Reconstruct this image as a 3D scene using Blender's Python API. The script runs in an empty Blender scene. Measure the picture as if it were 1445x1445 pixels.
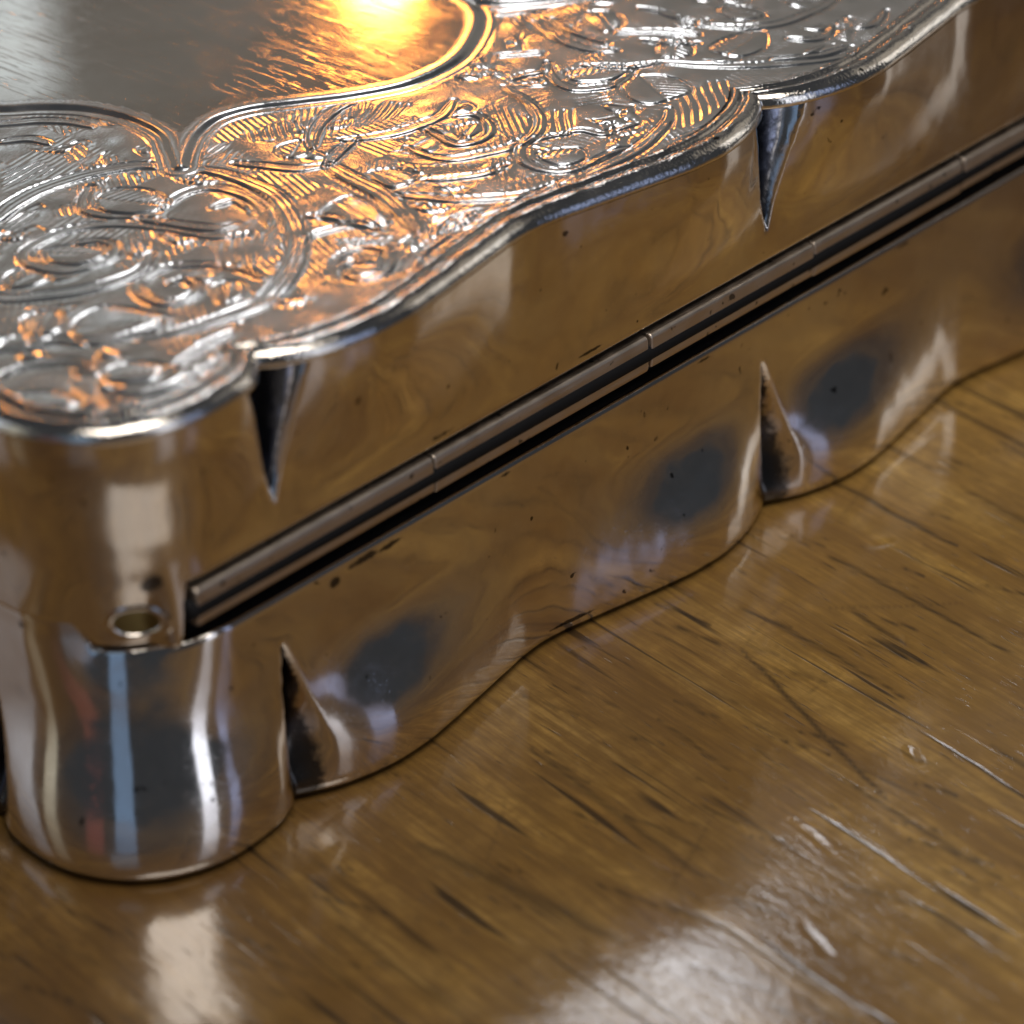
import bpy, math, random
import numpy as np
from mathutils import Matrix, Vector

MM = 0.001                                   # everything below is measured in millimetres
S = bpy.context.scene
COL = S.collection

# ------------------------------------------------------------------ camera
cam_d = bpy.data.cameras.new('camera')
cam = bpy.data.objects.new('camera', cam_d)
COL.objects.link(cam)
S.camera = cam
RT = Vector((0.67165577, -0.74012533, -0.03306088))
UP = Vector((0.39519545, 0.32017568, 0.8609925))
FW = Vector((0.62665707, 0.59135609, -0.50754201))
m = Matrix((RT, UP, -FW)).transposed().to_4x4()
m.translation = Vector((-61.83, -76.667, 72.751)) * MM
cam.matrix_world = m
cam_d.sensor_width = 36.0
cam_d.lens = 36.0 * 4906.6 / 1445.0
cam_d.clip_start = 0.005
cam_d.clip_end = 20.0
cam_d.dof.use_dof = True
cam_d.dof.focus_distance = 0.1325
cam_d.dof.aperture_fstop = 54.0

# ------------------------------------------------------------------ world, lamps, exposure
W = bpy.data.worlds.new('World')
S.world = W
W.use_nodes = True
bg = W.node_tree.nodes['Background']
bg.inputs[0].default_value = (0.80, 0.88, 1.0, 1)
bg.inputs[1].default_value = 0.042


def lamp(name, az, el, dist, w, h, radiance, colour, shape='RECTANGLE', centre=(25, 10, 12)):
    """an area lamp seen from the box at compass angle az and height angle el (degrees)"""
    a, e = math.radians(az), math.radians(el)
    d = Vector((math.cos(a) * math.cos(e), math.sin(a) * math.cos(e), math.sin(e)))
    L = bpy.data.lights.new(name, 'AREA')
    L.shape = shape
    L.size, L.size_y = w, h
    L.color = colour
    L.energy = radiance * math.pi * w * h
    o = bpy.data.objects.new(name, L)
    o.location = Vector(centre) * MM + d * dist
    o.rotation_euler = (-d).to_track_quat('-Z', 'Y').to_euler()
    COL.objects.link(o)
    return o


lamp('ceiling_lamp', 250, 66, 1.30, 0.74, 0.60, 7.9, (1.0, 0.93, 0.84), centre=(30, 0, 0))
lamp('wall_bounce', 52, 24, 1.10, 1.30, 0.50, 0.115, (1.0, 0.90, 0.76))
lamp('side_bounce', 352, 32, 1.10, 0.60, 0.45, 0.30, (1.0, 0.90, 0.76))
lamp('right_window', 338, 17, 0.95, 0.13, 0.44, 1.7, (1.0, 0.97, 0.92))
lamp('warm_bulb', 45.1, 21.3, 0.50, 0.012, 0.026, 55.0, (1.0, 0.33, 0.05), 'ELLIPSE', (31.8, 17.3, 18.4))
for az, el, d_, w, rad in ((63, 34, 0.8, 0.035, 13.0), (77, 27, 0.9, 0.035, 11.0)):
    lamp('warm_bulb', az, el, d_, w, w, rad, (1.0, 0.38, 0.07), 'ELLIPSE', (20, 10, 18))
lamp('left_window', 53.7, 20.5, 1.00, 0.080, 0.14, 0.70, (0.80, 0.92, 1.0), 'RECTANGLE', (22.6, 29.2, 18.4))
lamp('far_window', 41.0, 43.6, 1.00, 0.050, 0.20, 12.0, (0.93, 0.95, 1.0), 'RECTANGLE', (9.4, -17.7, 0))
for az, el, w, h, rad, c in ((131, 14, 0.26, 0.74, 1.00, (0.74, 0.84, 1.0)),
                             (153, 14, 0.16, 0.74, 0.55, (1.0, 0.98, 0.80)),
                             (206, 25, 0.31, 0.34, 0.42, (0.45, 0.70, 1.0)),
                             (208, 1, 0.26, 0.36, 0.28, (0.36, 0.60, 1.0)),
                             (186, 9, 0.15, 0.22, 0.16, (1.0, 0.24, 0.20)),  # red lamp added to stand in for reflected red clothing
                             (272, 16, 0.19, 0.74, 1.60, (0.82, 0.87, 1.0)),
                             (293, 20, 0.13, 0.50, 0.80, (0.45, 0.58, 1.0))):
    lamp('pane_and_red_glow', az, el, 0.9, w, h, rad, c, centre=(0, 0, 5))

S.view_settings.view_transform = 'Standard'
S.view_settings.look = 'None'
S.view_settings.exposure = 0.06
S.view_settings.gamma = 1.0
S.view_settings.use_curve_mapping = False
S.render.engine = 'CYCLES'
S.cycles.use_denoising = True
S.cycles.max_bounces = 10
S.cycles.glossy_bounces = 8
S.cycles.caustics_reflective = True
S.cycles.blur_glossy = 0.3
S.cycles.sample_clamp_indirect = 6.0

# ------------------------------------------------------------------ the engraving, measured on the lid (mm)
RIDGES = [(0.75, [[15.98,13.45],[16.79,12.2],[16.97,10.48],[16.76,8.78],[15.69,6.77],[14.34,5.22],[12.51,3.91],[10.63,3.22],[9.15,3.44],[7.57,3.89],[6.25,4.55]]),
 (0.75, [[15.98,13.45],[15.45,14.63],[13.71,15.62],[11.81,16.04],[10.35,15.94],[9.43,15.66],[7.77,15.29],[6.02,15.17]]),
 (0.50, [[14.01,7.39],[13.02,8.18],[12.38,10.11],[11.34,12.0],[9.98,12.78],[8.48,12.8],[7.64,12.21],[7.58,11.2],[8.1,10.27],[9.38,9.83],[10.28,10.26],[10.27,11.19],[9.67,11.67]]),
 (0.45, [[11.94,4.53],[11.83,5.84],[11.04,7.19],[10.07,7.8],[8.98,7.65],[8.4,6.97],[8.37,5.96],[9.13,5.45],[9.97,5.69],[10.15,6.53],[9.65,6.8]]),
 (0.60, [[4.31,11.94],[4.86,11.07],[5.41,10.2],[6.18,9.59],[7.18,8.86],[8.4,8.37],[9.67,8.29],[10.8,8.96]]),
 (0.45, [[2.47,7.88],[3.4,7.13],[4.35,6.76],[4.67,6.03],[5.57,5.24],[6.86,4.87],[7.87,4.88]]),
 (0.50, [[29.28,8.83],[29.04,8.13],[28.65,6.89],[27.83,5.68],[26.67,4.94],[25.43,4.86],[24.23,5.27],[23.1,5.89],[22.77,6.92],[22.87,7.93]]),
 (0.42, [[24.45,8.51],[24.25,7.62],[24.11,6.65],[24.86,6.21],[25.73,6.36],[26.41,7.06],[26.57,7.94],[26.05,8.38]]),
 (0.55, [[21.75,10.39],[22.56,9.67],[23.55,9.14],[24.83,8.87],[25.83,8.88],[27.06,9.47]]),
 (0.80, [[19.93,9.22],[19.67,8.04],[19.39,5.93],[18.65,3.97],[18.03,2.78]]),
 (0.50, [[19.93,9.22],[21.07,9.71],[22.09,9.96]]),
 (0.50, [[19.93,9.22],[18.96,9.85],[18.43,10.82],[17.78,12.05]]),
 (0.50, [[19.66,5.29],[20.17,4.45],[20.81,3.35],[22.54,1.82],[24.07,1.35]]),
 (0.42, [[13.58,2.48],[14.57,3.46],[15.73,3.55],[16.2,2.77],[15.69,1.87],[14.71,1.5],[13.96,1.99],[14.17,2.89],[14.8,2.99],[15.11,2.42]]),
 (0.60, [[20.63,10.78],[21.86,11.82],[23.46,12.46],[24.59,12.42],[25.03,12.08]]),
 (0.40, [[29.82,9.03],[30.57,8.96],[31.33,8.67],[32.01,9.05]]),
 (0.50, [[32.01,9.05],[31.0,7.74],[30.8,6.65],[31.53,5.93],[32.09,5.66],[33.34,5.85]]),
 (0.45, [[27.51,4.07],[26.68,4.51],[25.88,4.69],[25.14,4.31],[24.62,3.55],[24.61,2.66],[25.06,1.98],[25.94,1.66],[27.2,1.68],[28.14,1.4]]),
 (0.40, [[27.51,4.07],[28.1,3.84],[28.36,3.0],[29.03,2.87],[29.92,2.57]]),
 (0.60, [[31.66,2.49],[30.8,1.87],[29.38,1.38],[27.96,1.11],[26.42,1.15],[24.78,1.24],[22.79,1.41],[20.41,1.17],[17.92,0.6]]),
 (0.40, [[35.5,11.85],[35.02,10.66],[34.88,9.41],[34.92,8.42]]),
 (0.50, [[34.78,12.18],[34.03,10.16],[34.02,8.65],[34.6,7.67]]),
 (0.45, [[35.96,8.84],[37.12,7.59],[37.9,6.21]]),
 (0.50, [[34.76,5.6],[35.64,4.13],[36.56,2.94],[37.66,1.87],[38.94,0.9],[40.14,0.28],[40.78,-0.2]]),
 (0.40, [[37.86,2.42],[39.33,1.21],[40.81,0.8]]),
 (0.50, [[38.64,6.82],[39.51,5.33],[40.81,4.37],[43.07,4.11],[45.04,4.4]]),
 (0.40, [[38.46,9.85],[38.7,8.92],[38.65,8.13],[38.83,7.17]]),
 (0.50, [[34.08,14.06],[35.35,13.27],[36.62,12.85],[38.49,12.56]]),
 (0.40, [[31.24,11.07],[32.0,10.44],[32.64,9.84]]),
 (0.50, [[14.1,21.96],[15.0,21.35],[15.82,20.63],[16.41,19.66],[16.65,18.7]]),
 (0.50, [[13.49,20.41],[14.38,19.8],[14.59,18.81]]),
 (0.50, [[13.01,14.72],[12.11,14.1],[11.65,13.42],[11.82,12.53],[12.38,11.63]]),
 (0.50, [[12.42,11.29],[12.94,9.97],[13.5,8.69],[14.3,8.24]]),
 (0.50, [[13.52,11.34],[14.84,11.61],[15.83,11.14],[16.14,9.96],[15.91,8.79],[15.07,7.46]]),
 (0.45, [[1.44,6.32],[2.55,6.15],[3.54,5.3],[3.73,4.26]]),
 (0.45, [[5.7,2.2],[7.25,2.47],[8.58,2.46]]),
 (0.40, [[2.87,2.95],[3.44,1.84],[4.84,1.28],[6.45,1.27],[8.01,1.35]]),
 (0.35, [[14.65,9.9],[15.55,9.73],[15.37,8.79]]),
 (0.40, [[15.08,5.57],[15.97,5.38],[16.94,4.91],[17.32,3.86]]),
 (0.40, [[16.32,6.82],[16.72,6.32],[16.91,5.6]]),
 (0.50, [[18.82,1.78],[17.14,1.59],[15.53,0.91],[16.37,1.2]]),
 (0.40, [[21.23,5.46],[21.97,4.72],[23.14,4.02],[24.1,4.01]]),
 (0.30, [[30.62,13.97],[28.97,13.18]]),
 (0.40, [[32.67,7.85],[33.59,6.43],[34.76,5.6]]),
 (0.40, [[36.02,7.59],[36.52,6.35],[37.24,5.66]]),
 (0.40, [[39.84,3.24],[40.24,2.48],[41.01,2.19],[42.11,2.68]]),
 (0.40, [[43.04,2.68],[42.6,1.81],[43.26,1.43],[44.59,1.89]])]
LEAVES = [[[5.01,6.78],[5.87,7.39],[7.07,7.26],[7.62,6.05],[7.86,5.06],[7.09,4.58],[5.94,4.94],[4.83,5.5]],
 [[32.07,5.35],[33.14,5.54],[33.86,4.84],[34.0,3.77],[33.5,2.85],[32.46,2.98],[31.5,3.34],[31.43,4.29]],
 [[37.11,5.01],[38.91,5.03],[39.85,4.41],[38.45,3.28],[37.13,3.58]],
 [[12.47,13.84],[13.45,13.96],[14.27,12.92],[14.09,11.58],[13.31,11.31],[12.38,12.01],[11.94,12.86]],
 [[4.03,3.89],[4.97,3.52],[5.4,2.58],[4.49,2.11],[3.65,2.76],[3.55,3.53]],
 [[8.49,12.24],[9.44,11.78],[9.92,10.8],[9.65,10.13],[8.52,10.37],[8.04,11.34]],
 [[25.12,7.66],[26.1,7.47],[25.78,6.81],[24.88,6.71]],
 [[25.36,3.72],[26.4,3.41],[26.9,2.78],[26.27,2.05],[25.23,2.37]],
 [[18.48,6.79],[18.56,5.42],[17.82,3.98],[16.81,4.79],[16.64,6.42]],
 [[31.91,7.92],[33.46,7.06],[33.77,5.86],[32.3,6.06],[31.35,7.06]],
 [[19.8,11.84],[20.92,11.45],[20.1,10.43],[19.29,10.94]],
 [[20.37,7.54],[21.25,6.93],[21.07,5.66],[19.89,5.98]],
 [[6.5,11.85],[7.27,11.59],[7.26,10.44],[6.31,10.48],[5.68,11.09]],
 [[4.64,8.93],[5.77,8.37],[4.95,7.26],[3.92,7.73]],
 [[19.68,2.58],[20.75,2.17],[19.19,1.77],[18.42,2.1]],
 [[36.45,7.03],[37.31,6.27],[36.13,5.11],[35.2,5.97]],
 [[10.47,5.5],[11.28,4.92],[10.6,4.03],[9.68,4.32]],
 [[36.48,11.19],[37.47,10.52],[36.86,9.24],[35.62,9.29]],
 [[40.39,7.34],[41.39,6.66],[41.15,5.37],[39.99,5.9]],
 [[0.76,4.8],[1.83,4.25],[1.93,2.95],[1.0,2.95],[0.26,3.86]]]
HATCHES = [(-133.9, 0.36, [[12.34,7.65],[13.54,7.99],[14.7,7.18],[13.76,5.86],[12.45,5.24],[11.28,6.0]]),
 (-110.6, 0.34, [[14.2,17.96],[15.6,17.93],[15.11,16.79],[13.76,16.67]]),
 (-124.4, 0.30, [[10.92,14.63],[12.26,14.39],[11.3,13.19],[10.41,13.84]]),
 (4.9, 0.26, [[8.4,0.04],[11.53,0.28],[14.3,0.25],[15.51,0.04],[14.72,-0.71],[11.95,-0.67],[9.47,-0.07]]),
 (21.0, 0.32, [[22.3,10.74],[23.73,11.57],[25.45,11.54],[25.97,10.33],[24.5,10.05],[22.95,10.43]]),
 (-138.5, 0.36, [[28.75,6.22],[29.6,5.34],[27.97,4.01],[27.12,4.58]]),
 (-133.5, 0.36, [[31.17,2.57],[34.5,3.22],[35.53,2.46],[33.6,1.07],[31.33,0.77],[29.76,1.21]]),
 (-132.9, 0.28, [[24.06,4.87],[24.95,4.24],[23.5,2.57],[22.77,3.5]]),
 (13.5, 0.30, [[16.24,13.31],[18.28,14.31],[19.25,13.58],[18.19,12.86],[16.57,12.69]]),
 (-25.3, 0.28, [[30.01,6.24],[31.53,5.38],[30.68,4.29],[29.42,5.36]]),
 (-15.8, 0.28, [[19.04,3.38],[21.6,1.56],[20.04,1.17],[18.03,1.38]]),
 (11.4, 0.28, [[36.9,1.27],[39.41,-0.27],[41.67,-0.3],[38.58,-0.91],[36.1,0.28]]),
 (9.8, 0.30, [[9.39,15.61],[10.96,15.07],[10.16,14.15],[8.22,14.25]]),
 (20.0, 0.28, [[5.03,1.83],[6.98,1.83],[8.6,1.44],[7.37,0.52],[4.94,0.36]]),
 (-129.9, 0.30, [[28.93,3.85],[29.67,3.42],[28.85,2.36],[28.11,2.78]]),
 (-7.2, 0.26, [[29.59,0.89],[33.09,0.65],[33.59,0.01],[30.58,-0.36],[28.45,0.28]]),
 (-121.0, 0.30, [[19.79,13.95],[21.57,13.26],[22.31,12.85],[20.98,11.89],[19.36,12.92]]),
 (4.4, 0.30, [[12.02,18.69],[13.65,18.14],[13.3,16.55],[11.85,16.88],[10.58,17.01]]),
 (14.1, 0.28, [[15.55,4.97],[17.34,3.18],[16.64,2.68],[15.26,3.97]]),
 (-118.8, 0.28, [[21.72,6.83],[23.04,5.36],[23.83,4.65],[22.98,4.23],[21.45,5.67]])]

CARTOUCHE = [(34.6, 16.3), (33.8, 14.6), (32.1, 13.2), (29.8, 12.1), (27.3, 12.0), (25.1, 12.9), (23.2, 14.2),
             (21.7, 15.2), (20.1, 15.6), (18.5, 15.1), (17.2, 14.2), (16.3, 13.4), (17.2, 14.7), (18.0, 16.1),
             (18.2, 18.2), (17.7, 20.2), (16.7, 21.7), (15.5, 23.0), (14.8, 25.0), (14.8, 27.1), (15.9, 29.4),
             (17.3, 31.1), (19.0, 34.6), (34.6, 34.6)]

# ------------------------------------------------------------------ helpers


def link(name, me, mat, parent=None, smooth=True):
    o = bpy.data.objects.new(name, me)
    if mat and not me.materials:
        me.materials.append(mat)
    if smooth:
        me.polygons.foreach_set('use_smooth', np.ones(len(me.polygons), bool))
    COL.objects.link(o)
    if parent:
        o.parent = parent
    return o


def mesh_from(name, verts, quads):
    """verts (n,3) in mm, quads (k,4)"""
    me = bpy.data.meshes.new(name)
    v = np.asarray(verts, np.float32) * MM
    q = np.asarray(quads, np.int32)
    me.vertices.add(len(v))
    me.vertices.foreach_set('co', v.ravel())
    me.loops.add(q.size)
    me.loops.foreach_set('vertex_index', q.ravel())
    me.polygons.add(len(q))
    me.polygons.foreach_set('loop_start', np.arange(0, q.size, q.shape[1], dtype=np.int32))
    me.update(calc_edges=True)
    me.validate()
    return me


def sheet_quads(nu, nv, close_u=False):
    i = np.arange(nu if close_u else nu - 1)
    j = np.arange(nv - 1)
    I, J = np.meshgrid(i, j, indexing='ij')
    I2 = (I + 1) % nu
    return np.stack([I * nv + J, I2 * nv + J, I2 * nv + J + 1, I * nv + J + 1], -1).reshape(-1, 4)


def catmull(pts, closed=False, n=8):
    P = np.array(pts, float)
    k = len(P)
    out = []
    for i in range(k if closed else k - 1):
        if closed:
            a, b, c, d = P[(i - 1) % k], P[i], P[(i + 1) % k], P[(i + 2) % k]
        else:
            a, b, c, d = P[max(i - 1, 0)], P[i], P[i + 1], P[min(i + 2, k - 1)]
        for t in np.arange(n) / n:
            out.append(0.5 * ((2 * b) + (c - a) * t + (2 * a - 5 * b + 4 * c - d) * t * t + (3 * b - a - 3 * c + d) * t ** 3))
    if not closed:
        out.append(P[-1])
    return np.array(out)


def seg_dist(X, Y, poly, closed=False):
    """distance of points to a polyline, and the fraction along it"""
    best = np.full(X.shape, 1e9)
    frac = np.zeros(X.shape)
    k = len(poly)
    m_ = k if closed else k - 1
    for i in range(m_):
        a, b = poly[i], poly[(i + 1) % k]
        dx, dy = b - a
        L2 = dx * dx + dy * dy + 1e-12
        t = np.clip(((X - a[0]) * dx + (Y - a[1]) * dy) / L2, 0, 1)
        d = (X - a[0] - t * dx) ** 2 + (Y - a[1] - t * dy) ** 2
        w = d < best
        best[w] = d[w]
        frac[w] = (i + t[w]) / m_
    return np.sqrt(best), frac


def inside(X, Y, poly):
    r = np.zeros(X.shape, bool)
    k = len(poly)
    for i in range(k):
        x0, y0 = poly[i]
        x1, y1 = poly[(i + 1) % k]
        if y0 == y1:
            continue
        c = ((y0 > Y) != (y1 > Y)) & (X < (x1 - x0) * (Y - y0) / (y1 - y0) + x0)
        r ^= c
    return r


def sstep(t):
    t = np.clip(t, 0, 1)
    return t * t * (3 - 2 * t)


def waves(X, Y, rng, n, lo, hi):
    h = np.zeros(X.shape)
    for _ in range(n):
        a = rng.uniform(0, 6.283)
        lam = rng.uniform(lo, hi)
        h += np.sin((X * math.cos(a) + Y * math.sin(a)) * 6.283 / lam + rng.uniform(0, 6.283)) * lam
    return h / (n ** 0.5 * 0.5 * (lo + hi))


# ------------------------------------------------------------------ materials
def new_mat(name):
    mt = bpy.data.materials.new(name)
    mt.use_nodes = True
    nt = mt.node_tree
    b = nt.nodes['Principled BSDF']
    tc = nt.nodes.new('ShaderNodeTexCoord')
    mp = nt.nodes.new('ShaderNodeMapping')
    mp.inputs['Scale'].default_value = (1000, 1000, 1000)      # object space in mm
    nt.links.new(tc.outputs['Object'], mp.inputs['Vector'])
    return mt, nt, b, mp.outputs['Vector']


def noise(nt, vec, scale, detail=3, rough=0.55, dist=0.0):
    n = nt.nodes.new('ShaderNodeTexNoise')
    n.inputs['Scale'].default_value = scale
    n.inputs['Detail'].default_value = detail
    n.inputs['Roughness'].default_value = rough
    n.inputs['Distortion'].default_value = dist
    nt.links.new(vec, n.inputs['Vector'])
    return n.outputs['Fac']


def mapping(nt, vec, rot=(0, 0, 0), scale=(1, 1, 1), loc=(0, 0, 0)):
    mp = nt.nodes.new('ShaderNodeMapping')
    mp.inputs['Rotation'].default_value = [math.radians(r) for r in rot]
    mp.inputs['Scale'].default_value = scale
    mp.inputs['Location'].default_value = loc
    nt.links.new(vec, mp.inputs['Vector'])
    return mp.outputs['Vector']


def ramp(nt, fac, stops):
    r = nt.nodes.new('ShaderNodeValToRGB')
    el = r.color_ramp.elements
    while len(el) < len(stops):
        el.new(0.5)
    for e, (p, c) in zip(el, stops):
        e.position = p
        e.color = c if len(c) == 4 else (*c, 1)
    nt.links.new(fac, r.inputs['Fac'])
    return r.outputs['Color']


def rng_map(nt, fac, a, b, c, d):
    r = nt.nodes.new('ShaderNodeMapRange')
    for i, v in enumerate((a, b, c, d)):
        r.inputs[i + 1].default_value = v
    nt.links.new(fac, r.inputs[0])
    return r.outputs[0]


def math_n(nt, op, a, b=None):
    n = nt.nodes.new('ShaderNodeMath')
    n.operation = op
    for i, v in enumerate((a, b)):
        if v is None:
            continue
        if isinstance(v, (int, float)):
            n.inputs[i].default_value = v
        else:
            nt.links.new(v, n.inputs[i])
    return n.outputs[0]


def mix(nt, fac, a, b, mode='MIX'):
    n = nt.nodes.new('ShaderNodeMix')
    n.data_type = 'RGBA'
    n.blend_type = mode
    for sock, v in ((n.inputs['Factor'], fac), (n.inputs['A'], a), (n.inputs['B'], b)):
        if isinstance(v, (int, float)):
            sock.default_value = v
        elif isinstance(v, tuple):
            sock.default_value = (*v, 1) if len(v) == 3 else v
        else:
            nt.links.new(v, sock)
    return n.outputs['Result']


def bump(nt, height, dist_mm, prev=None, strength=1.0):
    b = nt.nodes.new('ShaderNodeBump')
    b.inputs['Strength'].default_value = strength
    b.inputs['Distance'].default_value = dist_mm * MM
    nt.links.new(height, b.inputs['Height'])
    if prev is not None:
        nt.links.new(prev, b.inputs['Normal'])
    return b.outputs['Normal']


def scratches(nt, vec, angles, across, along, cut):
    """fine straight scratches in a few directions: 1 inside a scratch"""
    tot = None
    for k, a in enumerate(angles):
        v = mapping(nt, vec, rot=(0, 0, a), scale=(across, along, along), loc=(k * 7.3, k * 3.1, 0))
        s = rng_map(nt, noise(nt, v, 1.0, 2, 0.5), cut, cut + 0.05, 0, 1)
        tot = s if tot is None else math_n(nt, 'MAXIMUM', tot, s)
    return tot


def silver(name, rough=(0.05, 0.16), tint=(0.84, 0.80, 0.745), wobble=0.012, stain=0.62, fine=0.0, scratch=None, streak=False, age=0.45, wear_shade=False):
    mt, nt, b, v = new_mat(name)
    b.inputs['Metallic'].default_value = 1.0
    big = noise(nt, v, 0.16, 4, 0.6, 0.4)
    mid = noise(nt, v, 0.9, 4, 0.65)
    col = mix(nt, rng_map(nt, big, 0.40, 0.72, 0.0, age), tint, (0.60, 0.50, 0.41))
    pits = rng_map(nt, noise(nt, v, 1.7, 2, 0.5), stain + 0.10, stain + 0.14, 0, 1)
    col = mix(nt, math_n(nt, 'MULTIPLY', pits, 0.85), col, (0.05, 0.042, 0.036))
    r = rng_map(nt, mid, 0.35, 0.75, *rough)
    n = bump(nt, noise(nt, v, 0.33, 2, 0.5), wobble * 10)
    if fine:
        n = bump(nt, noise(nt, v, 6.0, 3, 0.6), fine, n)
    if wear_shade:
        tot = None
        for k, (rx, ry) in enumerate(((15, 30), (70, -40), (-35, 75), (50, 10), (110, 60))):
            w_ = mapping(nt, v, rot=(rx, ry, 20 * k), scale=(6.5, 0.22, 6.5), loc=(k * 5.1, k * 2.7, k))
            q_ = rng_map(nt, noise(nt, w_, 1.0, 2, 0.5), 0.70, 0.76, 0, 1)
            tot = q_ if tot is None else math_n(nt, 'MAXIMUM', tot, q_)
        smear = rng_map(nt, noise(nt, mapping(nt, v, scale=(0.5, 0.5, 0.9)), 1.0, 5, 0.7, 1.2), 0.48, 0.70, 0.0, 0.07)
        r = math_n(nt, 'ADD', r, math_n(nt, 'ADD', smear, math_n(nt, 'MULTIPLY', tot, 0.06)))
        n = bump(nt, tot, 0.0012, n)
    if streak:
        n = bump(nt, noise(nt, mapping(nt, v, scale=(0.12, 5, 5)), 1.0, 4, 0.7), 0.05, n)
    if scratch:
        sc = scratches(nt, v, *scratch)
        r = math_n(nt, 'ADD', r, math_n(nt, 'MULTIPLY', sc, 0.10))
        n = bump(nt, sc, 0.0014, n)
    if wear_shade:                                                    # shade painted into the creases, plus black stains, with a noisy edge
        ta = nt.nodes.new('ShaderNodeAttribute')
        ta.attribute_name = 'shade_and_stain'
        tk = math_n(nt, 'ADD', ta.outputs['Fac'], math_n(nt, 'MULTIPLY', math_n(nt, 'SUBTRACT', noise(nt, v, 2.6, 4, 0.7), 0.5), 0.9))
        tk = math_n(nt, 'MULTIPLY', rng_map(nt, tk, 0.35, 0.62, 0, 1), rng_map(nt, ta.outputs['Fac'], 0.0, 0.15, 0, 1))
        col = mix(nt, math_n(nt, 'MULTIPLY', tk, 0.90), col, (0.035, 0.036, 0.042))
        r = math_n(nt, 'ADD', r, math_n(nt, 'MULTIPLY', tk, 0.12))
    nt.links.new(col, b.inputs['Base Color'])
    nt.links.new(r, b.inputs['Roughness'])
    nt.links.new(n, b.inputs['Normal'])
    return mt


M_WALL = silver('polished_silver', (0.065, 0.13), tint=(0.80, 0.765, 0.73), wobble=0.0055, wear_shade=True, age=0.62)
M_RIM = silver('milled_silver', (0.08, 0.20), wobble=0.004, fine=0.02)
M_ENGR = silver('engraved_silver', (0.13, 0.25), tint=(0.86, 0.85, 0.82), wobble=0.003, fine=0.004, stain=0.70, age=0.15)
M_PLATE = silver('worn_silver', (0.055, 0.10), tint=(0.80, 0.76, 0.70), wobble=0.0004, stain=0.8,
                 scratch=((8, 31, 47, 74, 103, 140, 163), 8.0, 0.30, 0.68))
M_BARREL = silver('dull_silver', (0.34, 0.48), tint=(0.52, 0.45, 0.38), wobble=0.006, stain=0.56, streak=True)

M_BLACK, nt, b, v = new_mat('matt_black')
b.inputs['Base Color'].default_value = (0.006, 0.006, 0.007, 1)  # near-black matt lining for the hinge slot and pin
b.inputs['Roughness'].default_value = 0.75
b.inputs['Specular IOR Level'].default_value = 0.15

M_PIN, nt, b, v = new_mat('brass_pin')
b.inputs['Metallic'].default_value = 1.0
b.inputs['Base Color'].default_value = (0.20, 0.17, 0.08, 1)
b.inputs['Roughness'].default_value = 0.38

LIT_TONE = (37, 11, 5)
# varnished wood: the grain runs almost along the y axis
M_WOOD, nt, b, v = new_mat('varnished_wood')
g = mapping(nt, v, rot=(0, 0, 9))
warp = noise(nt, g, 0.06, 3, 0.5)
fig = noise(nt, mapping(nt, g, scale=(0.30, 0.030, 1)), 1.0, 6, 0.62, 0.9)
fib = noise(nt, mapping(nt, g, scale=(3.2, 0.16, 1)), 1.0, 4, 0.6, 0.3)
blot = noise(nt, g, 0.11, 4, 0.6, 0.5)
mott = noise(nt, g, 0.75, 4, 0.65, 0.6)
col = ramp(nt, fig, [(0.28, (0.131, 0.066, 0.0156)), (0.45, (0.221, 0.118, 0.0264)), (0.58, (0.315, 0.181, 0.0432)),
                     (0.75, (0.407, 0.250, 0.0720))])
col = mix(nt, rng_map(nt, fib, 0.36, 0.62, 0.60, 0.0), col, (0.100, 0.050, 0.014))
fib2 = noise(nt, mapping(nt, g, scale=(7.5, 0.5, 1), loc=(5, 9, 0)), 1.0, 3, 0.6, 0.2)
col = mix(nt, rng_map(nt, fib2, 0.42, 0.66, 0.0, 0.45), col, (0.080, 0.040, 0.012))
col = mix(nt, rng_map(nt, blot, 0.38, 0.62, 0.50, 0.0), col, (0.115, 0.060, 0.019))
col = mix(nt, rng_map(nt, mott, 0.42, 0.62, 0.48, 0.0), col, (0.130, 0.068, 0.016))
pore = rng_map(nt, noise(nt, mapping(nt, g, scale=(1.9, 0.085, 1), loc=(3, 1, 0)), 1.0, 2, 0.5, 0.5), 0.625, 0.70, 0, 1)
pore2 = rng_map(nt, noise(nt, mapping(nt, g, rot=(0, 0, 5), scale=(0.75, 0.055, 1), loc=(11, 4, 0)), 1.0, 3, 0.55, 0.6), 0.665, 0.73, 0, 1)
pore3 = rng_map(nt, noise(nt, mapping(nt, g, scale=(6.5, 0.55, 1), loc=(21, 2, 0)), 1.0, 2, 0.5), 0.66, 0.72, 0, 0.75)
pores = math_n(nt, 'MAXIMUM', math_n(nt, 'MAXIMUM', pore, pore2), pore3)
col = mix(nt, math_n(nt, 'MULTIPLY', pores, 0.80), col, (0.020, 0.012, 0.006))
lit_tone = noise(nt, mapping(nt, g, loc=LIT_TONE), 0.020, 1, 0.4)  # noise offset picked so the colour itself brightens the lit right side
col = mix(nt, 1.0, col, ramp(nt, lit_tone, [(0.36, (0.62, 0.58, 0.55)), (0.50, (1.0, 1.0, 1.0)), (0.64, (1.45, 1.5, 1.45))]), 'MULTIPLY')
at = nt.nodes.new('ShaderNodeAttribute')
at.attribute_name = 'crack'
col = mix(nt, math_n(nt, 'MULTIPLY', at.outputs['Fac'], 0.9), col, (0.014, 0.009, 0.005))
nt.links.new(col, b.inputs['Base Color'])
b.inputs['Roughness'].default_value = 0.45
b.inputs['Specular IOR Level'].default_value = 0.25
b.inputs['Coat Weight'].default_value = 1.0
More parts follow.
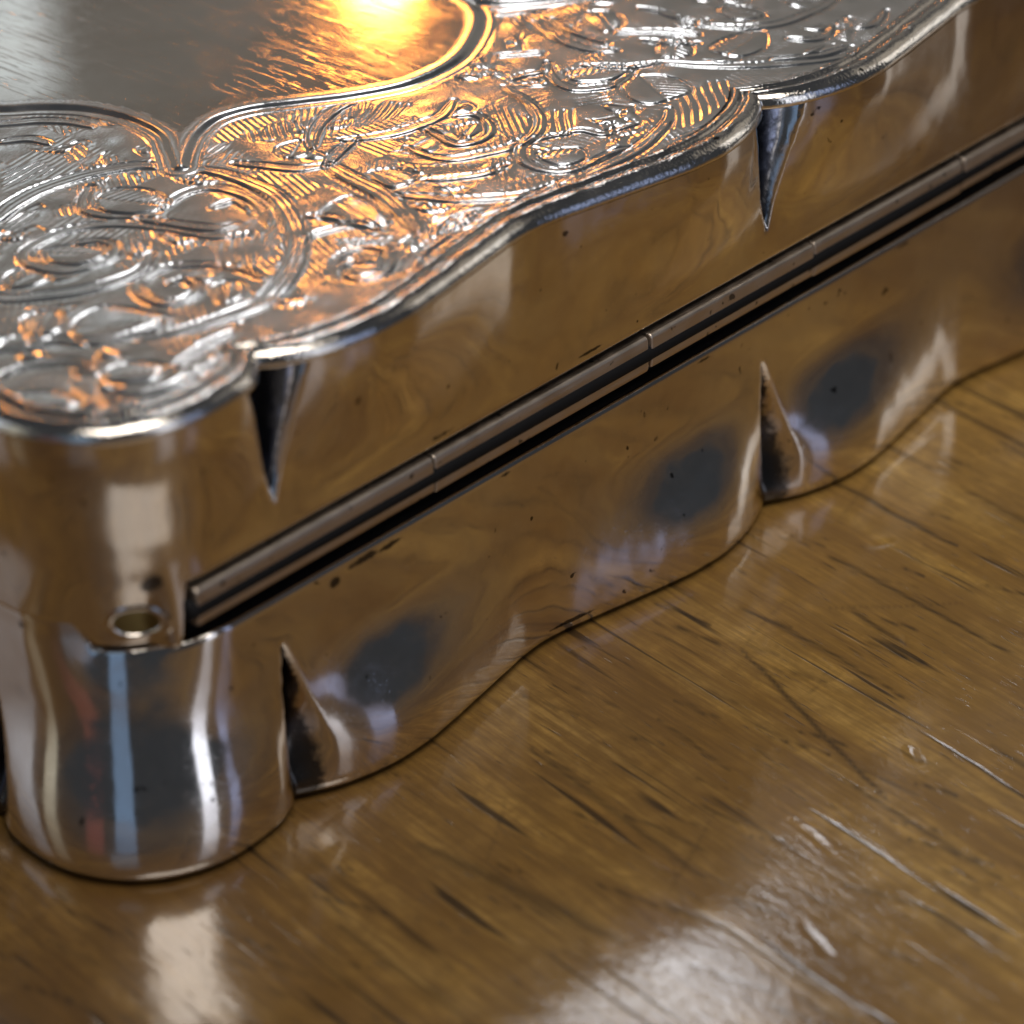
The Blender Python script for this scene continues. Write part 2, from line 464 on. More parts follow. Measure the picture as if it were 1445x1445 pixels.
nt.links.new(rng_map(nt, mott, 0.35, 0.7, 0.06, 0.15), b.inputs['Coat Roughness'])
n1 = bump(nt, pores, 0.008, None)
n1.node.invert = True
n2 = bump(nt, mott, 0.0055, n1)
n3 = bump(nt, noise(nt, mapping(nt, g, scale=(3.0, 1.0, 1)), 1.0, 4, 0.65), 0.010, n2)
nt.links.new(n3, b.inputs['Normal'])
nt.links.new(n3, b.inputs['Coat Normal'])

# ------------------------------------------------------------------ the table top: one slab, finely gridded near the box
rng = np.random.default_rng(7)


def axis(lo, a, b_, hi, step):
    fine = np.arange(a, b_ + step / 2, step)
    left = a - np.geomspace(0.4, a - lo, 22)[::-1]
    right = b_ + np.geomspace(0.4, hi - b_, 22)
    return np.concatenate([left, fine, right])


tx = axis(-70, -13, 64, 480, 0.17)
ty = axis(-74, -36, 26, 420, 0.17)
TX, TY = np.meshgrid(tx, ty, indexing='ij')
TZ = 0.012 * waves(TX, TY, rng, 14, 4, 14)
crack = np.zeros(TX.shape)


def cut(pts, width, depth, dark, lip=0.0):
    """a split, scratch or dent pressed into the wood"""
    poly = catmull(pts, n=5)
    # a little waver so that no split is a ruled line
    poly[:, 0] += 0.03 * np.sin(poly[:, 1] * 2.3 + pts[0][0]) + 0.02 * np.sin(poly[:, 1] * 7.1)
    lo, hi = poly.min(0) - 2 * width - 0.6, poly.max(0) + 2 * width + 0.6
    ix = np.where((tx > lo[0]) & (tx < hi[0]))[0]
    iy = np.where((ty > lo[1]) & (ty < hi[1]))[0]
    if not len(ix) or not len(iy):
        return
    sl = (slice(ix[0], ix[-1] + 1), slice(iy[0], iy[-1] + 1))
    d, f = seg_dist(TX[sl], TY[sl], poly)
    wv = width * (0.35 + 0.65 * np.sin(np.clip(f, 0.02, 0.98) * 3.1416) ** 0.7)
    k = np.exp(-(d / wv) ** 2)
    TZ[sl] -= depth * k
    if lip:
        TZ[sl] += lip * np.exp(-((d - 1.7 * wv) / wv) ** 2)
    crack[sl] = np.maximum(crack[sl], dark * k)


for pts, w_, dp, dk in (
        ([(38.2, 0.6), (38.2, -1.4), (37.7, -4.5), (37.3, -7.6)], 0.13, 0.10, 0.95),
        ([(25.8, -5.9), (24.4, -9.2), (23.2, -11.9), (21.5, -16.0)], 0.12, 0.09, 0.85),
        ([(8.7, -5.0), (8.9, -8.5), (9.0, -11.5), (9.0, -14.2)], 0.32, 0.05, 0.55),
        ([(28.2, -3.4), (27.9, -8.0), (27.0, -13.0)], 0.10, 0.07, 0.75),
        ([(33.5, -4.0), (33.0, -8.0), (32.1, -14.0)], 0.12, 0.07, 0.80),
        ([(30.8, -7.2), (30.1, -10.4)], 0.16, 0.07, 0.70),
        ([(15.7, -4.0), (14.3, -10.6), (13.6, -14.2)], 0.12, 0.06, 0.60),
        ([(20.2, -6.4), (19.2, -10.8)], 0.09, 0.06, 0.60),
        ([(45.4, -4.0), (44.2, -9.0), (43.4, -13.0)], 0.14, 0.08, 0.80),
        ([(41.2, -5.0), (40.4, -9.5), (39.2, -15.0)], 0.12, 0.06, 0.70),
        ([(3.5, -6.0), (3.0, -10.0), (2.2, -15.0)], 0.14, 0.05, 0.45),
        ([(-2.0, -5.5), (-2.3, -9.0)], 0.16, 0.05, 0.40),
        ([(21.4, -14.5), (20.6, -19.0), (20.1, -22.0)], 0.11, 0.06, 0.65),
        ([(26.6, -17.0), (25.9, -21.0), (25.5, -24.0)], 0.15, 0.07, 0.75),
        ([(12.0, -16.0), (11.2, -21.0)], 0.12, 0.05, 0.5)):
    cut(pts, w_, dp * 0.10, dk)
for _ in range(230):                                            # short fibres torn out along the grain
    x, y = rng.uniform(-8, 58), rng.uniform(-33, 3)
    L = rng.uniform(0.8, 3.8)
    sl_ = rng.normal(-0.13, 0.10)
    cut([(x, y), (x - sl_ * L * 0.5 + rng.normal(0, .06), y - L * 0.5), (x - sl_ * L, y - L)], rng.uniform(0.05, 0.10), rng.uniform(0.003, 0.008), rng.uniform(0.25, 0.85))
for _ in range(22):                                             # later scratches across the grain
    x, y, a, L = rng.uniform(-4, 50), rng.uniform(-32, 0), rng.uniform(-0.9, 0.9), rng.uniform(1.5, 6)
    cut([(x, y), (x + L * math.cos(a) * 0.5, y + L * math.sin(a) * 0.5 + rng.normal(0, .1)), (x + L * math.cos(a), y + L * math.sin(a))], rng.uniform(0.05, 0.08), 0.010, rng.uniform(0.15, 0.45))
for pts, w_, dp in (([(18.4, -14.0), (17.6, -16.6)], 0.11, 0.05), ([(13.7, -18.2), (13.0, -20.0)], 0.12, 0.05),
                    ([(11.9, -9.0), (11.5, -10.3)], 0.13, 0.08), ([(13.2, -11.6), (12.9, -13.0)], 0.12, 0.08),
                    ([(36.0, -5.4), (35.1, -5.0)], 0.22, 0.10), ([(24.5, -14.6), (24.0, -15.6)], 0.20, 0.08),
                    ([(30.6, -10.0), (30.0, -10.6)], 0.2, 0.08), ([(2.0, -17.0), (1.7, -18.0)], 0.2, 0.08)):
    cut(pts, w_ * 0.8, dp * 0.7, 0.10, lip=0.012)
foot = (TX > -1.6) & (TX < 70.8) & (TY > -1.6) & (TY < 70.8)
TZ[foot] = np.minimum(TZ[foot], 0.0)
TZ = np.minimum(TZ, 0.02)
nx, ny = TX.shape
top = np.stack([TX, TY, TZ], -1).reshape(-1, 3)
quads = sheet_quads(nx, ny)
# slab: rim loop dropped 24 mm and closed below
loop = np.concatenate([np.arange(nx) * ny, (nx - 1) * ny + np.arange(1, ny), np.arange(nx - 2, -1, -1) * ny + ny - 1, np.arange(ny - 2, 0, -1)])
low = top[loop].copy()
low[:, 2] = -24
n0 = len(top)
k = len(loop)
side = np.stack([loop, n0 + np.arange(k), n0 + (np.arange(k) + 1) % k, np.roll(loop, -1)], -1)
me = mesh_from('table_top', np.concatenate([top, low]), np.concatenate([quads, side]))
a_ = me.attributes.new('crack', 'FLOAT', 'POINT')
a_.data.foreach_set('value', np.concatenate([crack.ravel(), np.zeros(k)]).astype(np.float32))
table = link('table_top', me, M_WOOD)
table['kind'] = 'structure'
table['label'] = 'worn varnished wooden table top with dark grain lines'

# ------------------------------------------------------------------ the box: plan outline with cusped lobes
LEN, RC, HH = 69.2, 4.5, 18.42
CUSPS = (7.6, 34.6, 61.6)
SIDE_D = (0, .4, 1, 2, 3.2, 4.4, 5.6, 7, 9, 11, 12.4, 13.5)
SIDE_W = (0, .20, .46, .85, 1.14, 1.28, 1.25, 1.06, .70, .33, .08, .0)
CORN_D = (0, .3, .6, 1.3, 2.4, 3.4, 5, 6.64)
CORN_W = (0, .20, .38, .68, .86, .93, 1.02, 1.08)


def pchip(x, xs, ys):
    xs, ys = np.array(xs, float), np.array(ys, float)
    h_ = np.diff(xs)
    dl = np.diff(ys) / h_
    d_ = np.zeros(len(xs))
    for i in range(1, len(xs) - 1):
        if dl[i - 1] * dl[i] > 0:
            d_[i] = 2 * dl[i - 1] * dl[i] / (dl[i - 1] + dl[i])
    d_[0] = dl[0]
    i = np.clip(np.searchsorted(xs, x) - 1, 0, len(xs) - 2)
    t = (x - xs[i]) / h_[i]
    return (ys[i] * (1 + 2 * t) * (1 - t) ** 2 + h_[i] * d_[i] * t * (1 - t) ** 2 + ys[i + 1] * t * t * (3 - 2 * t) + h_[i] * d_[i + 1] * t * t * (t - 1))


def outline():
    """closed samples round the box: position, outward normal, lobe height, distance to the cusp,
    signed distance to the hinge-side corner (0 at the corner, + along the hinge, - away from it)"""
    pos, nor, wv, cd, sg, kd, ss = [], [], [], [], [], [], []
    arc = RC * math.pi / 2
    for sd in range(4):
        fine_side = sd in (0, 3)
        st = 0.14 if fine_side else 0.40
        xs = np.unique(np.concatenate([np.arange(RC, LEN - RC, st)] + [c + np.array([-1.8, -1.7, -1.6, -1.5, -1.4, -1.3, -1.2, -1.1, -1, -.93, -.86, -.78, -.7, -.61, -.52, -.44, -.36, -.28, -.2, -.12, -.06, 0, .06, .12, .2, .28, .36, .44, .52, .61, .7, .78, .86, .93, 1, 1.1, 1.2, 1.3, 1.4, 1.5, 1.6, 1.7, 1.8]) for c in CUSPS]))
        xs = xs[(xs >= RC) & (xs < LEN - RC - 0.05)]
        keep = [xs[0]]
        for x in xs[1:]:
            if x - keep[-1] > 1e-6 and min(abs(x - c) for c in CUSPS) < 1e-9 or (x - keep[-1] > 0.045 and min(abs(x + 0.04 - c) for c in CUSPS) > 0.045):
                keep.append(x)
        xs = np.array(keep)
        ts = np.linspace(0, 1, 52 if sd in (0, 3) else 30)[:-1]
        dirv = [(1, 0), (0, 1), (-1, 0), (0, -1)][sd]
        out = [(0, -1), (1, 0), (0, 1), (-1, 0)][sd]
        org = [(0, 0), (LEN, 0), (LEN, LEN), (0, LEN)][sd]
        for x in xs:
            pos.append((org[0] + dirv[0] * x, org[1] + dirv[1] * x))
            nor.append(out)
            e = min(x, LEN - x)
            if e < CUSPS[0]:
                d = CUSPS[0] - e
                w_ = pchip(d, CORN_D, CORN_W)
            else:
                d = min(abs(x - c) for c in CUSPS)
                w_ = pchip(d, SIDE_D, SIDE_W)
            wv.append(float(w_))
            kd.append(e < CUSPS[0])
            ss.append(1.0 if x >= min(CUSPS, key=lambda c: abs(x - c)) else -1.0)
            cd.append(abs(d))
            if sd == 0:
                sg.append(e - RC + arc / 2)
            elif sd == 2:
                sg.append(-99)
            else:
                e2 = x if sd == 1 else LEN - x
                sg.append(-(e2 - RC + arc / 2))
        # the corner after this side
        cx, cy = org[0] + dirv[0] * (LEN - RC) - out[0] * RC, org[1] + dirv[1] * (LEN - RC) - out[1] * RC
        for t in ts:
            a = t * math.pi / 2
            n_ = (out[0] * math.cos(a) + dirv[0] * math.sin(a), out[1] * math.cos(a) + dirv[1] * math.sin(a))
            pos.append((cx + n_[0] * RC, cy + n_[1] * RC))
            nor.append(n_)
            d = CUSPS[0] - RC + min(t, 1 - t) * arc
            wv.append(float(pchip(d, CORN_D, CORN_W)))
            kd.append(True)
            ss.append(1.0 if t < 0.5 else -1.0)
            cd.append(d)
            if sd == 0:
                sg.append((0.5 - t) * arc)
            elif sd == 3:
                sg.append((t - 0.5) * arc)
            else:
                sg.append(-99)
    return np.array(pos), np.array(nor), np.array(wv), np.array(cd), np.array(sg), np.array(kd), np.array(ss)


OP, ON, OW, OD, OS, OK_, OSG = outline()
OA = np.where(OSG > 0, OD, OD / 0.32)          # the fold leans: its left flank is steep, its right flank open
NO = len(OP)
rngb = np.random.default_rng(3)


def shell(offset_fn, zs):
    """zs (NO, nv): heights per outline sample; offset_fn(z) -> outward offset (NO, nv)"""
    off = offset_fn(zs)
    xy = OP[:, None, :] + ON[:, None, :] * off[..., None]
    return np.concatenate([xy, zs[..., None]], -1)




def lobes(n_):
    """lobe height for every sample and height; where the crease fades (n_ small) its bottom is rounded out"""
    rho = 0.04 + 0.9 * (1 - n_) ** 4
    d = np.sqrt(OD[:, None] ** 2 + rho ** 2) - rho
    c = np.broadcast_to(OK_[:, None], d.shape)
    return np.where(c, pchip(np.minimum(d, 6.6), CORN_D, CORN_W), pchip(np.minimum(d, 13.45), SIDE_D, SIDE_W))


def fold(n_, depth, width):
    """the sharp crease pressed in at every cusp: a wedge that opens and deepens away from the hinge"""
    w_ = 0.02 + width * n_
    return depth * n_ * np.clip(1.06 - OD[:, None] / w_, 0, 1) ** 1.15


def lid_offset(z):
    g_ = sstep((z - 12.0) / (17.4 - 12.0))
    n_ = np.clip((z - 12.7) / (17.9 - 12.7), 0, 1)
    cw = np.where(OK_, sstep((OD - 2.0) / 3.5), 0)[:, None]
    return lobes(sstep(n_ * 1.4)) * g_ - fold(n_, 2.4, 1.35) - 0.02 - 0.75 * cw * (1 - sstep((OS - 0.9) / 1.1))[:, None] * (1 - sstep((z - 8.6) / 4.6))


def base_offset(z):
    g_ = sstep((6.2 - z) / (6.2 - 1.4))
    cw = np.where(OK_, sstep((OD - 2.0) / 3.5), 0)[:, None]
    lin = np.clip((9.0 - z) / 8.0, 0, 1)
    g_ = g_ * (1 - 0.7 * cw) + 0.7 * cw * np.clip((9.2 - z) / 7.8, 0, 1)
    n_ = sstep((6.9 - z) / (6.9 - 2.6))
    cwid = 0.03 + 1.4 * np.clip((6.9 - z) / 4.6, 0, 1) ** 0.85
    crease = 2.7 * sstep((6.9 - z) / 1.1) * np.clip((z - 0.6) / 5.6, 0.04, 1) * np.clip(1.04 - OA[:, None] / cwid, 0, 1) ** 1.1
    belly = 0.10 * np.sin(np.clip(z / 8.9, 0, 1) * 3.1416)
    r_ = 0.75
    zz = np.clip(z, 0, r_)
    fil = r_ - np.sqrt(np.maximum(r_ * r_ - (r_ - zz) ** 2, 0))
    return lobes(n_) * g_ - crease + belly * 0.5 - fil - 0.02 - (0.30 + 0.90 * cw) * (1 - lin)


def lid_low(s):
    """lower edge of the lid round the outline: plain joint, the tab over the hinge end, the hinge slot"""
    z = np.full(s.shape, 9.95)
    z -= 0.85 * sstep((s + 2.1) / 0.9)
    z += 2.45 * sstep((s - 2.05) / 0.4)
    return z


def base_high(s):
    return 9.62 - 1.20 * sstep((s + 2.5) / 1.1) + 0.16 * sstep((s - 2.2) / 2.0)


def closed_shell(name, rows, mat, parent, flip=False):
    nv = rows.shape[1]
    q = sheet_quads(NO, nv, True)
    if flip:
        q = q[:, ::-1]
    return link(name, mesh_from(name, rows.reshape(-1, 3), q), mat, parent)


BLOTS = ((11.9, 8.35, .9, .16), (13.2, 8.3, .7, .14), (10.4, 8.1, .35, .22), (22.4, 0.75, 1.3, .10), (2.4, 11.7, .35, .4),
         (19.5, 8.4, .6, .08), (31.0, 8.42, .5, .07), (44.0, 8.4, .8, .08), (16.0, 11.75, 1.0, .08), (24.0, 11.8, .8, .07))


def shade_and_stain(obj, rows, crease_):
    """per-vertex darkening: shade painted into the pressed creases, and a few stains along the hinge"""
    val = np.zeros(rows.shape[:2])
    val[:, :] = crease_
    front = np.abs(OP[:, 1]) < 1.0
    for bx_, bz_, rx_, rz_ in BLOTS:
        d_ = ((rows[..., 0] - bx_) / rx_) ** 2 + ((rows[..., 2] - bz_) / rz_) ** 2
        val = np.maximum(val, np.exp(-d_) * front[:, None])
    at_ = obj.data.attributes.new('shade_and_stain', 'FLOAT', 'POINT')
    at_.data.foreach_set('value', val.ravel().astype(np.float32))


box = bpy.data.objects.new('silver_box', None)
COL.objects.link(box)
box.empty_display_size = 0.01
box['label'] = 'small antique silver hinged box with scalloped walls and scroll-engraved lid'
box['category'] = 'box'

# base: floor, fillet, wall, rounded rim, and the inner lip below the hinge
zt = base_high(OS)
uu = np.concatenate([np.linspace(0, 0.085, 9)[:-1], np.linspace(0.085, 1, 52)])
zs = zt[:, None] * uu[None, :]
zs[:, -1] -= 0.0
wall = shell(base_offset, zs)


def lip(z_edge, sign, base_off):
    prof = [(0.03, 0.07), (0.09, 0.125), (0.18, 0.155), (0.30, 0.16), (0.5, 0.13), (1.1, 0.04), (1.15, -1.5)]
    rows = []
    for ins, dz in prof:
        xy = OP + ON * (base_off - ins)[:, None]
        rows.append(np.concatenate([xy, (z_edge + sign * dz)[:, None]], -1))
    return np.stack(rows, 1)


lp = lip(zt, 1, base_offset(zs)[:, -1])
floor = []
for ins in (14.0, 3.0):
    floor.append(np.concatenate([OP + ON * (OW - 0.75 - ins)[:, None], np.full((NO, 1), 0.012 if ins > 5 else 0.008)], -1))
rows = np.concatenate([np.stack(floor, 1), wall, lp], 1)
rows[:, 2:, 2] += 0.03
base = closed_shell('base_tray', rows, M_WALL, box)
zz_ = rows[..., 2]
cw_ = 0.03 + 1.25 * np.clip((6.9 - zz_) / 4.6, 0, 1) ** 0.85
shade_and_stain(base, rows, np.clip(1.25 - OA[:, None] / cw_, 0, 1) * sstep((6.9 - zz_) / 0.6) * (zz_ > 0.06))

# lid wall
zl = lid_low(OS)
zt2 = HH - 0.56
uu = np.linspace(0, 1, 50)
zs = zl[:, None] + (zt2 - zl)[:, None] * uu[None, :]
wall = shell(lid_offset, zs)
lp = lip(zl, -1, lid_offset(zs)[:, 0])[:, ::-1]
rows = np.concatenate([lp, wall], 1)
lid = closed_shell('lid', rows, M_WALL, box)
zz_ = rows[..., 2]
cw_ = 0.03 + 1.05 * np.clip((zz_ - 12.9) / 4.8, 0, 1) ** 0.8
shade_and_stain(lid, rows, np.clip(1.25 - OD[:, None] / cw_, 0, 1) * sstep((zz_ - 12.9) / 0.6))

# rim of the lid: rounded shoulder, bead, groove, inner line
TOPOFF = OW - 0.30 * np.exp(-OD / 0.5) - 0.02
prof = [(3.2, -.60), (0.06, -.60), (0.0, -.55), (0.015, -.42), (0.06, -.29), (0.15, -.165), (0.27, -.075), (0.40, -.025), (0.52, 0.01), (0.64, .02), (0.76, .0),
        (0.86, -.055), (0.94, -.12), (1.02, -.125), (1.10, -.07), (1.20, -.015), (1.32, 0.0), (1.44, -.02), (1.54, -.08), (1.62, -.16), (1.75, -.30)]
rows = []
per = np.cumsum(np.r_[0, np.linalg.norm(np.diff(OP, axis=0), axis=1)])
jig = 0.018 * np.sin(per * 2.9) * np.sin(per * 0.83 + 1)
for ins, dz in prof:
    xy = OP + ON * (TOPOFF - ins)[:, None]
    rows.append(np.concatenate([xy, (HH + dz + (jig if 0.3 < ins < 1.6 else 0 * jig))[:, None]], -1))
lid_rim = closed_shell('lid_rim', np.stack(rows, 1), M_RIM, lid)

# ------------------------------------------------------------------ engraved top
CART = catmull(CARTOUCHE[:12], n=6)[:-1]
CART = np.concatenate([CART, catmull(CARTOUCHE[11:23], n=6), [CARTOUCHE[23]]])
OUTER = OP + ON * (TOPOFF - 1.60)[:, None]
OUTER = OUTER[::2]
R_PREP = [(w_, catmull(p_, n=5)) for w_, p_ in RIDGES]
L_PREP = [catmull(p_, True, n=4) for p_ in LEAVES]
fr = np.random.default_rng(11)
FILL = []
while len(FILL) < 210:
    x, y = fr.uniform(1.5, 50), fr.uniform(1.2, 30)
    FILL.append((x, y, fr.uniform(0, 3.14), fr.uniform(0.35, 0.8), fr.uniform(0.14, 0.24)))


def cart_sd(X, Y):
    fx, fy = LEN / 2 - np.abs(X - LEN / 2), LEN / 2 - np.abs(Y - LEN / 2)
    d, _ = seg_dist(fx, fy, CART[:-1])
    return np.where(inside(fx, fy, CART), d, -d)


def relief(X, Y, fold):
    """height (mm) of the engraved border over its flat ground"""
    rr = np.random.default_rng(5)
    h = 0.008 * waves(X, Y, rr, 22, 0.9, 2.6) + 0.02 * waves(X, Y, rr, 8, 6, 12)
    sd = cart_sd(X, Y)
    if fold:
        X = LEN / 2 - np.abs(X - LEN / 2)
        Y = LEN / 2 - np.abs(Y - LEN / 2)
        sw = Y > X
        X, Y = np.where(sw, Y, X), np.where(sw, X, Y)
    occ = np.zeros(X.shape)
    # the ground between the scrolls is cut with fine parallel strokes
    ang = 0.9 + 0.9 * np.sin(X * 0.31) + 0.7 * np.cos(Y * 0.37 + 1)
    cell = np.floor(X / 3.1) * 1.7 + np.floor(Y / 2.7) * 2.3
    ang = cell
    gate = np.clip(np.sin(cell * 12.9898 + 3.1) * 3 - 0.2, 0, 1)
    ground = -0.016 * gate * (0.5 + 0.5 * np.cos((X * np.cos(ang) + Y * np.sin(ang)) * 6.283 / 0.27))

    def window(poly, pad):
        lo, hi = poly.min(0) - pad, poly.max(0) + pad
        return (X > lo[0]) & (X < hi[0]) & (Y > lo[1]) & (Y < hi[1])

    for ang_, lam, poly in HATCHES:
        P_ = np.array(poly)
        w_ = window(P_, 0.1)
        if not w_.any():
            continue
        xs, ys = X[w_], Y[w_]
        ins = inside(xs, ys, P_)
        d, _ = seg_dist(xs, ys, P_, True)
        k_ = ins * sstep(d / 0.25)
        a = math.radians(ang_ + 90)
        ph = xs * math.cos(a) + ys * math.sin(a) + 0.05 * np.sin(ys * 2 + xs)
        h[w_] -= 0.028 * k_ * np.clip(0.5 + 0.5 * np.cos(ph * 6.283 / lam), 0, 1) ** 1.5
        occ[w_] = np.maximum(occ[w_], k_)
    for w0, P_ in R_PREP:
        w_ = window(P_, 0.8)
        if not w_.any():
            continue
        d, f = seg_dist(X[w_], Y[w_], P_)
        wd = w0 * (0.45 + 0.62 * np.sin(np.clip(f, 0.001, 0.999) * np.pi) ** 0.6) * 0.5
        u = np.clip(d / wd, 0, 1)
        up = 0.036 * (1 - u ** 2) ** 1.0
        ln = -0.040 * np.exp(-((d - wd * 1.05) / 0.070) ** 2)
        arc_ = f * np.linalg.norm(np.diff(P_, axis=0), axis=1).sum()
        rays = -0.012 * (0.5 + 0.5 * np.cos(arc_ * 6.283 / 0.26)) * np.exp(-np.maximum(d - wd, 0) / 0.30) * (d > wd * 1.1) * np.sin(arc_ * 1.1 + w0 * 40 + P_[0, 0]).clip(0, 1)
        mid = -0.022 * np.exp(-(d / 0.06) ** 2) * (w0 > 0.48)
        h[w_] += up + ln + rays + mid * (u < 1)
        occ[w_] = np.maximum(occ[w_], np.exp(-np.maximum(d - wd, 0) / 0.12))
    for P_ in L_PREP:
        w_ = window(P_, 0.4)
        if not w_.any():
            continue
        xs, ys = X[w_], Y[w_]
        ins = inside(xs, ys, P_)
        d, _ = seg_dist(xs, ys, P_, True)
        h[w_] += ins * 0.042 * (1 - np.exp(-d / 0.35)) - 0.038 * np.exp(-(d / 0.07) ** 2)
        occ[w_] = np.maximum(occ[w_], np.where(ins, 1, np.exp(-d / 0.12)))
    for P_ in L_PREP:
        w_ = window(P_, 0.1)
        if not w_.any():
            continue
        xs, ys = X[w_], Y[w_]
        c_ = P_.mean(0)
        ev = np.linalg.svd(P_ - c_, full_matrices=False)[2][0]
        al, ac = (xs - c_[0]) * ev[0] + (ys - c_[1]) * ev[1], -(xs - c_[0]) * ev[1] + (ys - c_[1]) * ev[0]
        k_ = inside(xs, ys, P_) * sstep((ac + 0.1) / 0.3)
        h[w_] -= 0.020 * k_ * (0.5 + 0.5 * np.cos((al - 0.7 * ac) * 6.283 / 0.30)) + 0.022 * inside(xs, ys, P_) * np.exp(-(ac / 0.06) ** 2)
    for x, y, a, l_, b_ in FILL:
        w_ = (np.abs(X - x) < 1.2) & (np.abs(Y - y) < 1.2)
        if not w_.any():
            continue
        xs, ys = X[w_] - x, Y[w_] - y
        u = (xs * math.cos(a) + ys * math.sin(a)) / l_
        v_ = (-xs * math.sin(a) + ys * math.cos(a) + 0.25 * l_ * u * u) / (b_ * np.clip(1.1 - 0.6 * u, 0.2, 2))
        r2 = u * u + v_ * v_
        h[w_] += (0.045 * np.exp(-r2 * 1.4) - 0.025 * np.exp(-((np.sqrt(r2) - 1.5) / 0.3) ** 2)) * (1 - occ[w_])
    h += ground * (1 - occ)
    h *= 0.80
    # cartouche: groove pair, bevel, plateau
    near = (sd > -2.2)
    keep = sstep((-sd - 0.75) / 0.25)
    h = np.where(near, h * keep, h)
    h += -0.014 * np.exp(-((sd + 0.80) / 0.07) ** 2) + 0.010 * np.exp(-((sd + 0.66) / 0.08) ** 2)
    h += 0.10 * sstep((sd + 0.42) / 0.42) + 0.008 * np.exp(-((sd - 0.12) / 0.12) ** 2)
    return h, sd


def dome(X, Y):
    r2 = ((X - LEN / 2) ** 2 + (Y - LEN / 2) ** 2) / (LEN / 2) ** 2
    return 0.25 * np.clip(1 - r2, -1, 1) - 0.10


def border(name, x0, x1, y0, y1, step, fold, hole=None):
    gx = np.arange(x0, x1 + step / 2, step)
    gy = np.arange(y0, y1 + step / 2, step)
    X, Y = np.meshgrid(gx, gy, indexing='ij')
    fl = inside(X.ravel(), Y.ravel(), OUTER).reshape(X.shape)
    h, sd = relief(X, Y, fold)
    ok = fl & (sd < 0.75)
    if hole:
        ok &= ~((X > hole[0]) & (X < hole[1]) & (Y > hole[2]) & (Y < hole[3]))
    q = sheet_quads(*X.shape)
    q = q[ok.ravel()[q].all(1)]
    used, inv = np.unique(q, return_inverse=True)
    V = np.stack([X, Y, HH - 0.05 + h + dome(X, Y)], -1).reshape(-1, 3)[used]
    return link(name, mesh_from(name, V, inv.reshape(-1, 4)), M_ENGR, lid)


NX, NY = 50.0, 25.0
near_border = border('engraved_border', -1.6, NX, -1.6, NY, 0.058, False)
far_border = border('engraved_border', -2, 71.2, -2, 71.2, 0.20, True, hole=(-5, NX - 0.05, -5, NY - 0.05))

# plain cartouche plate in the middle of the lid
gx = np.arange(10, 60, 0.15)
X, Y = np.meshgrid(gx, gx, indexing='ij')
sd = cart_sd(X, Y)
q = sheet_quads(*X.shape)
q = q[(sd > 0.34).ravel()[q].all(1)]
used, inv = np.unique(q, return_inverse=True)
rr = np.random.default_rng(5)
Zc = HH - 0.05 + 0.10 + dome(X, Y) + 0.010 * waves(X, Y, rr, 22, 0.9, 2.6) * 0 + 0.03 * 0 + 0.004
V = np.stack([X, Y, Zc], -1).reshape(-1, 3)[used]
cart = link('cartouche', mesh_from('cartouche', V, inv.reshape(-1, 4)), M_PLATE, lid)
cart['label'] = 'plain scratched plate in the middle of the lid'

# ------------------------------------------------------------------ hinge: dark slot, knuckles, end cap with its pin
HY, HZ, HR = 0.22, 10.32, 0.63
X0, X1 = 3.55, LEN - 3.55


def tube(x0, x1, r, y, z, n=44, ends=0.06, flat=False):
    prof = [(x0, r * 0.2), (x0, r - ends), (x0 + ends * 0.3, r - ends * 0.3), (x0 + ends, r), (x0 + ends * 1.6, r), (x0 + ends * 4, r)] + [(x0 + (x1 - x0) * t, r) for t in (0.25, 0.5, 0.75)] + [(x1 - ends * 4, r), (x1 - ends * 1.6, r), (x1 - ends, r), (x1 - ends * 0.3, r - ends * 0.3), (x1, r - ends), (x1, r * 0.2)]
    a = np.linspace(0, 2 * math.pi, n, endpoint=False)
    e_ = 0.30 if flat else 1.0
    ky, kz = (0.72, 1.16) if flat else (1.0, 1.0)
    cy_ = np.sign(np.cos(a)) * np.abs(np.cos(a)) ** e_ * ky
    cz_ = np.sign(np.sin(a)) * np.abs(np.sin(a)) ** e_ * kz
    V = np.array([[(px, y + pr * c_ + 0.0 * pr * s_, z + pr * s_) for px, pr in prof] for c_, s_ in zip(cy_, cz_)]).reshape(-1, 3)
    return V, sheet_quads(n, len(prof), True)


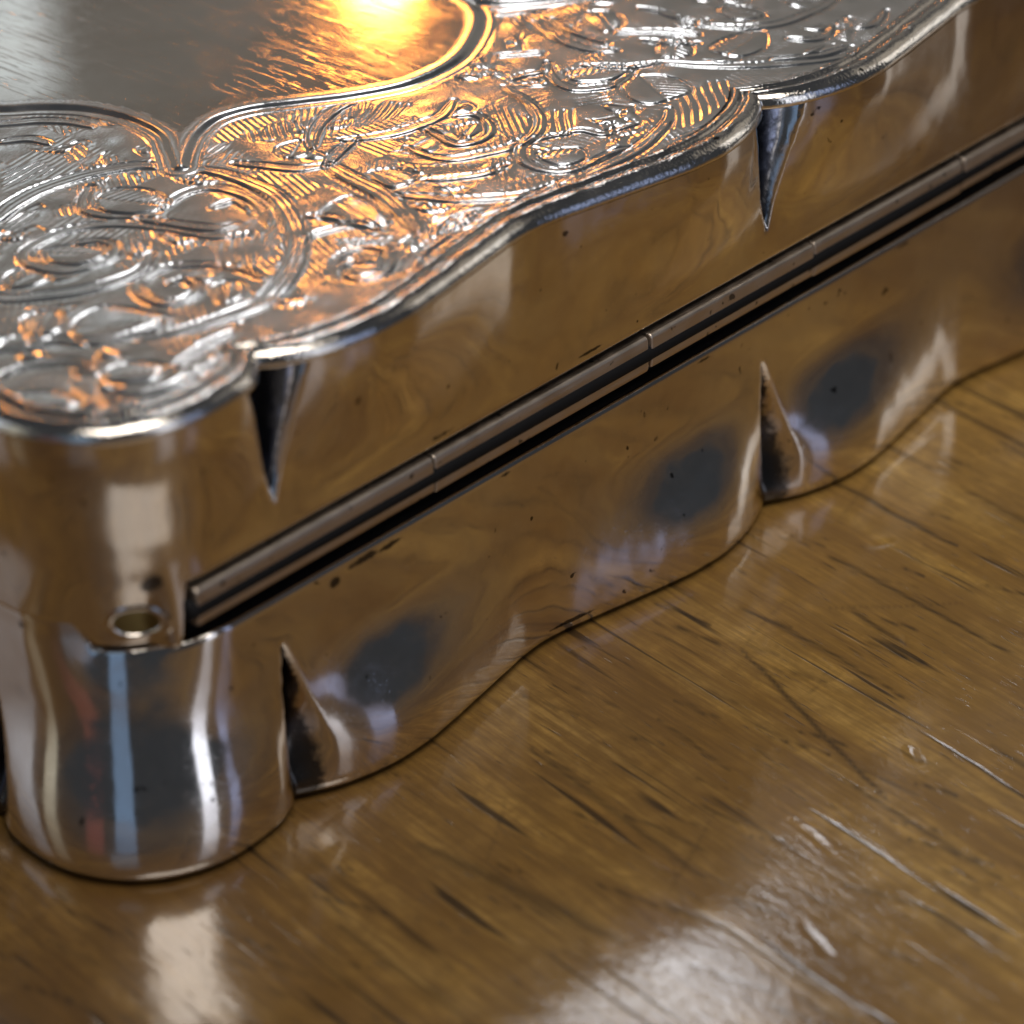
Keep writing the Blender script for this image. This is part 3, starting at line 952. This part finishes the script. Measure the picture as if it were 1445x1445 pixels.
# the slot is lined with a channel that hides the inside of the box
ch = np.array([(8.2, -0.0), (8.2, 1.25), (12.3, 1.25), (12.3, 0.0)])
V = []
for x in (4.1, LEN - 4.1):
    for z, y in ((8.3, 1.05), (8.3, 1.12), (12.2, 1.12), (12.2, 1.05)):
        V.append((x, y, z))
Q = [(0, 1, 2, 3), (4, 7, 6, 5), (0, 3, 7, 4), (1, 5, 6, 2), (0, 4, 5, 1), (3, 2, 6, 7)]
hinge = link('hinge', mesh_from('hinge', np.array(V), np.array(Q)), M_BLACK, box, False)
hinge['label'] = 'black hinge slot along the front of the box'
joints = [X0, 15.35, 27.35, 37.5, 47.6, 57.2, X1]
for i in range(len(joints) - 1):
    V, Q = tube(joints[i] + 0.06, joints[i + 1] - 0.06, HR + (0.035 if i % 2 else 0), HY + (0.19 if i % 2 else 0.12), HZ + (0.02 if i % 2 else 0.09), flat=True)
    link('hinge_knuckle', mesh_from('hinge_knuckle', V, Q), M_BARREL, hinge)
V, Q = tube(X0 - 0.3, X1 + 0.3, 0.40, HY, HZ)
link('hinge_pin', mesh_from('hinge_pin', V, Q), M_BLACK, hinge)


def tab_point(sv, z, h_):
    """a point h_ mm proud of the lid tab, sv mm from the corner along the outline at height z"""
    ang = math.radians(45) - sv / RC
    n_ = np.array([-math.sin(ang), -math.cos(ang)])
    od = CUSPS[0] - RC + RC * math.pi / 4 - abs(sv)
    cw = float(sstep((od - 2.0) / 3.5))
    off = -0.02 - 0.75 * cw * (1 - float(sstep((sv - 0.9) / 1.1))) * (1 - float(sstep((z - 8.6) / 4.6)))
    xy = np.array([RC, RC]) + n_ * (RC + off + h_)
    return (xy[0], xy[1], z)


def end_cap(mirror):
    """a soft collar on the lid tab round the sunk head of the pin"""
    s0, z0 = 0.55, 10.02
    prof = [(1.42, -0.04), (1.26, 0.02), (1.12, 0.07), (1.0, 0.085), (0.92, 0.06), (0.87, 0.0), (0.84, -0.08)]
    a = np.linspace(0, 2 * math.pi, 56, endpoint=False)
    V = np.array([[tab_point(s0 + r_ * math.cos(t), z0 + 0.60 * r_ * math.sin(t), h_) for r_, h_ in prof] for t in a]).reshape(-1, 3)
    D = np.array([[tab_point(s0 + r_ * math.cos(t), z0 + 0.60 * r_ * math.sin(t), h_) for r_, h_ in ((0.90, 0.012), (0.6, 0.012), (0.3, 0.015), (0.02, 0.015))] for t in a]).reshape(-1, 3)
    Q1, Q2 = sheet_quads(56, len(prof), True), sheet_quads(56, 4, True)
    if mirror:
        V[:, 0], D[:, 0] = LEN - V[:, 0], LEN - D[:, 0]
    link('hinge_collar', mesh_from('hinge_collar', V, Q1), M_WALL, hinge)
    link('pin_head', mesh_from('pin_head', D, Q2), M_PIN, hinge)


end_cap(False)
end_cap(True)
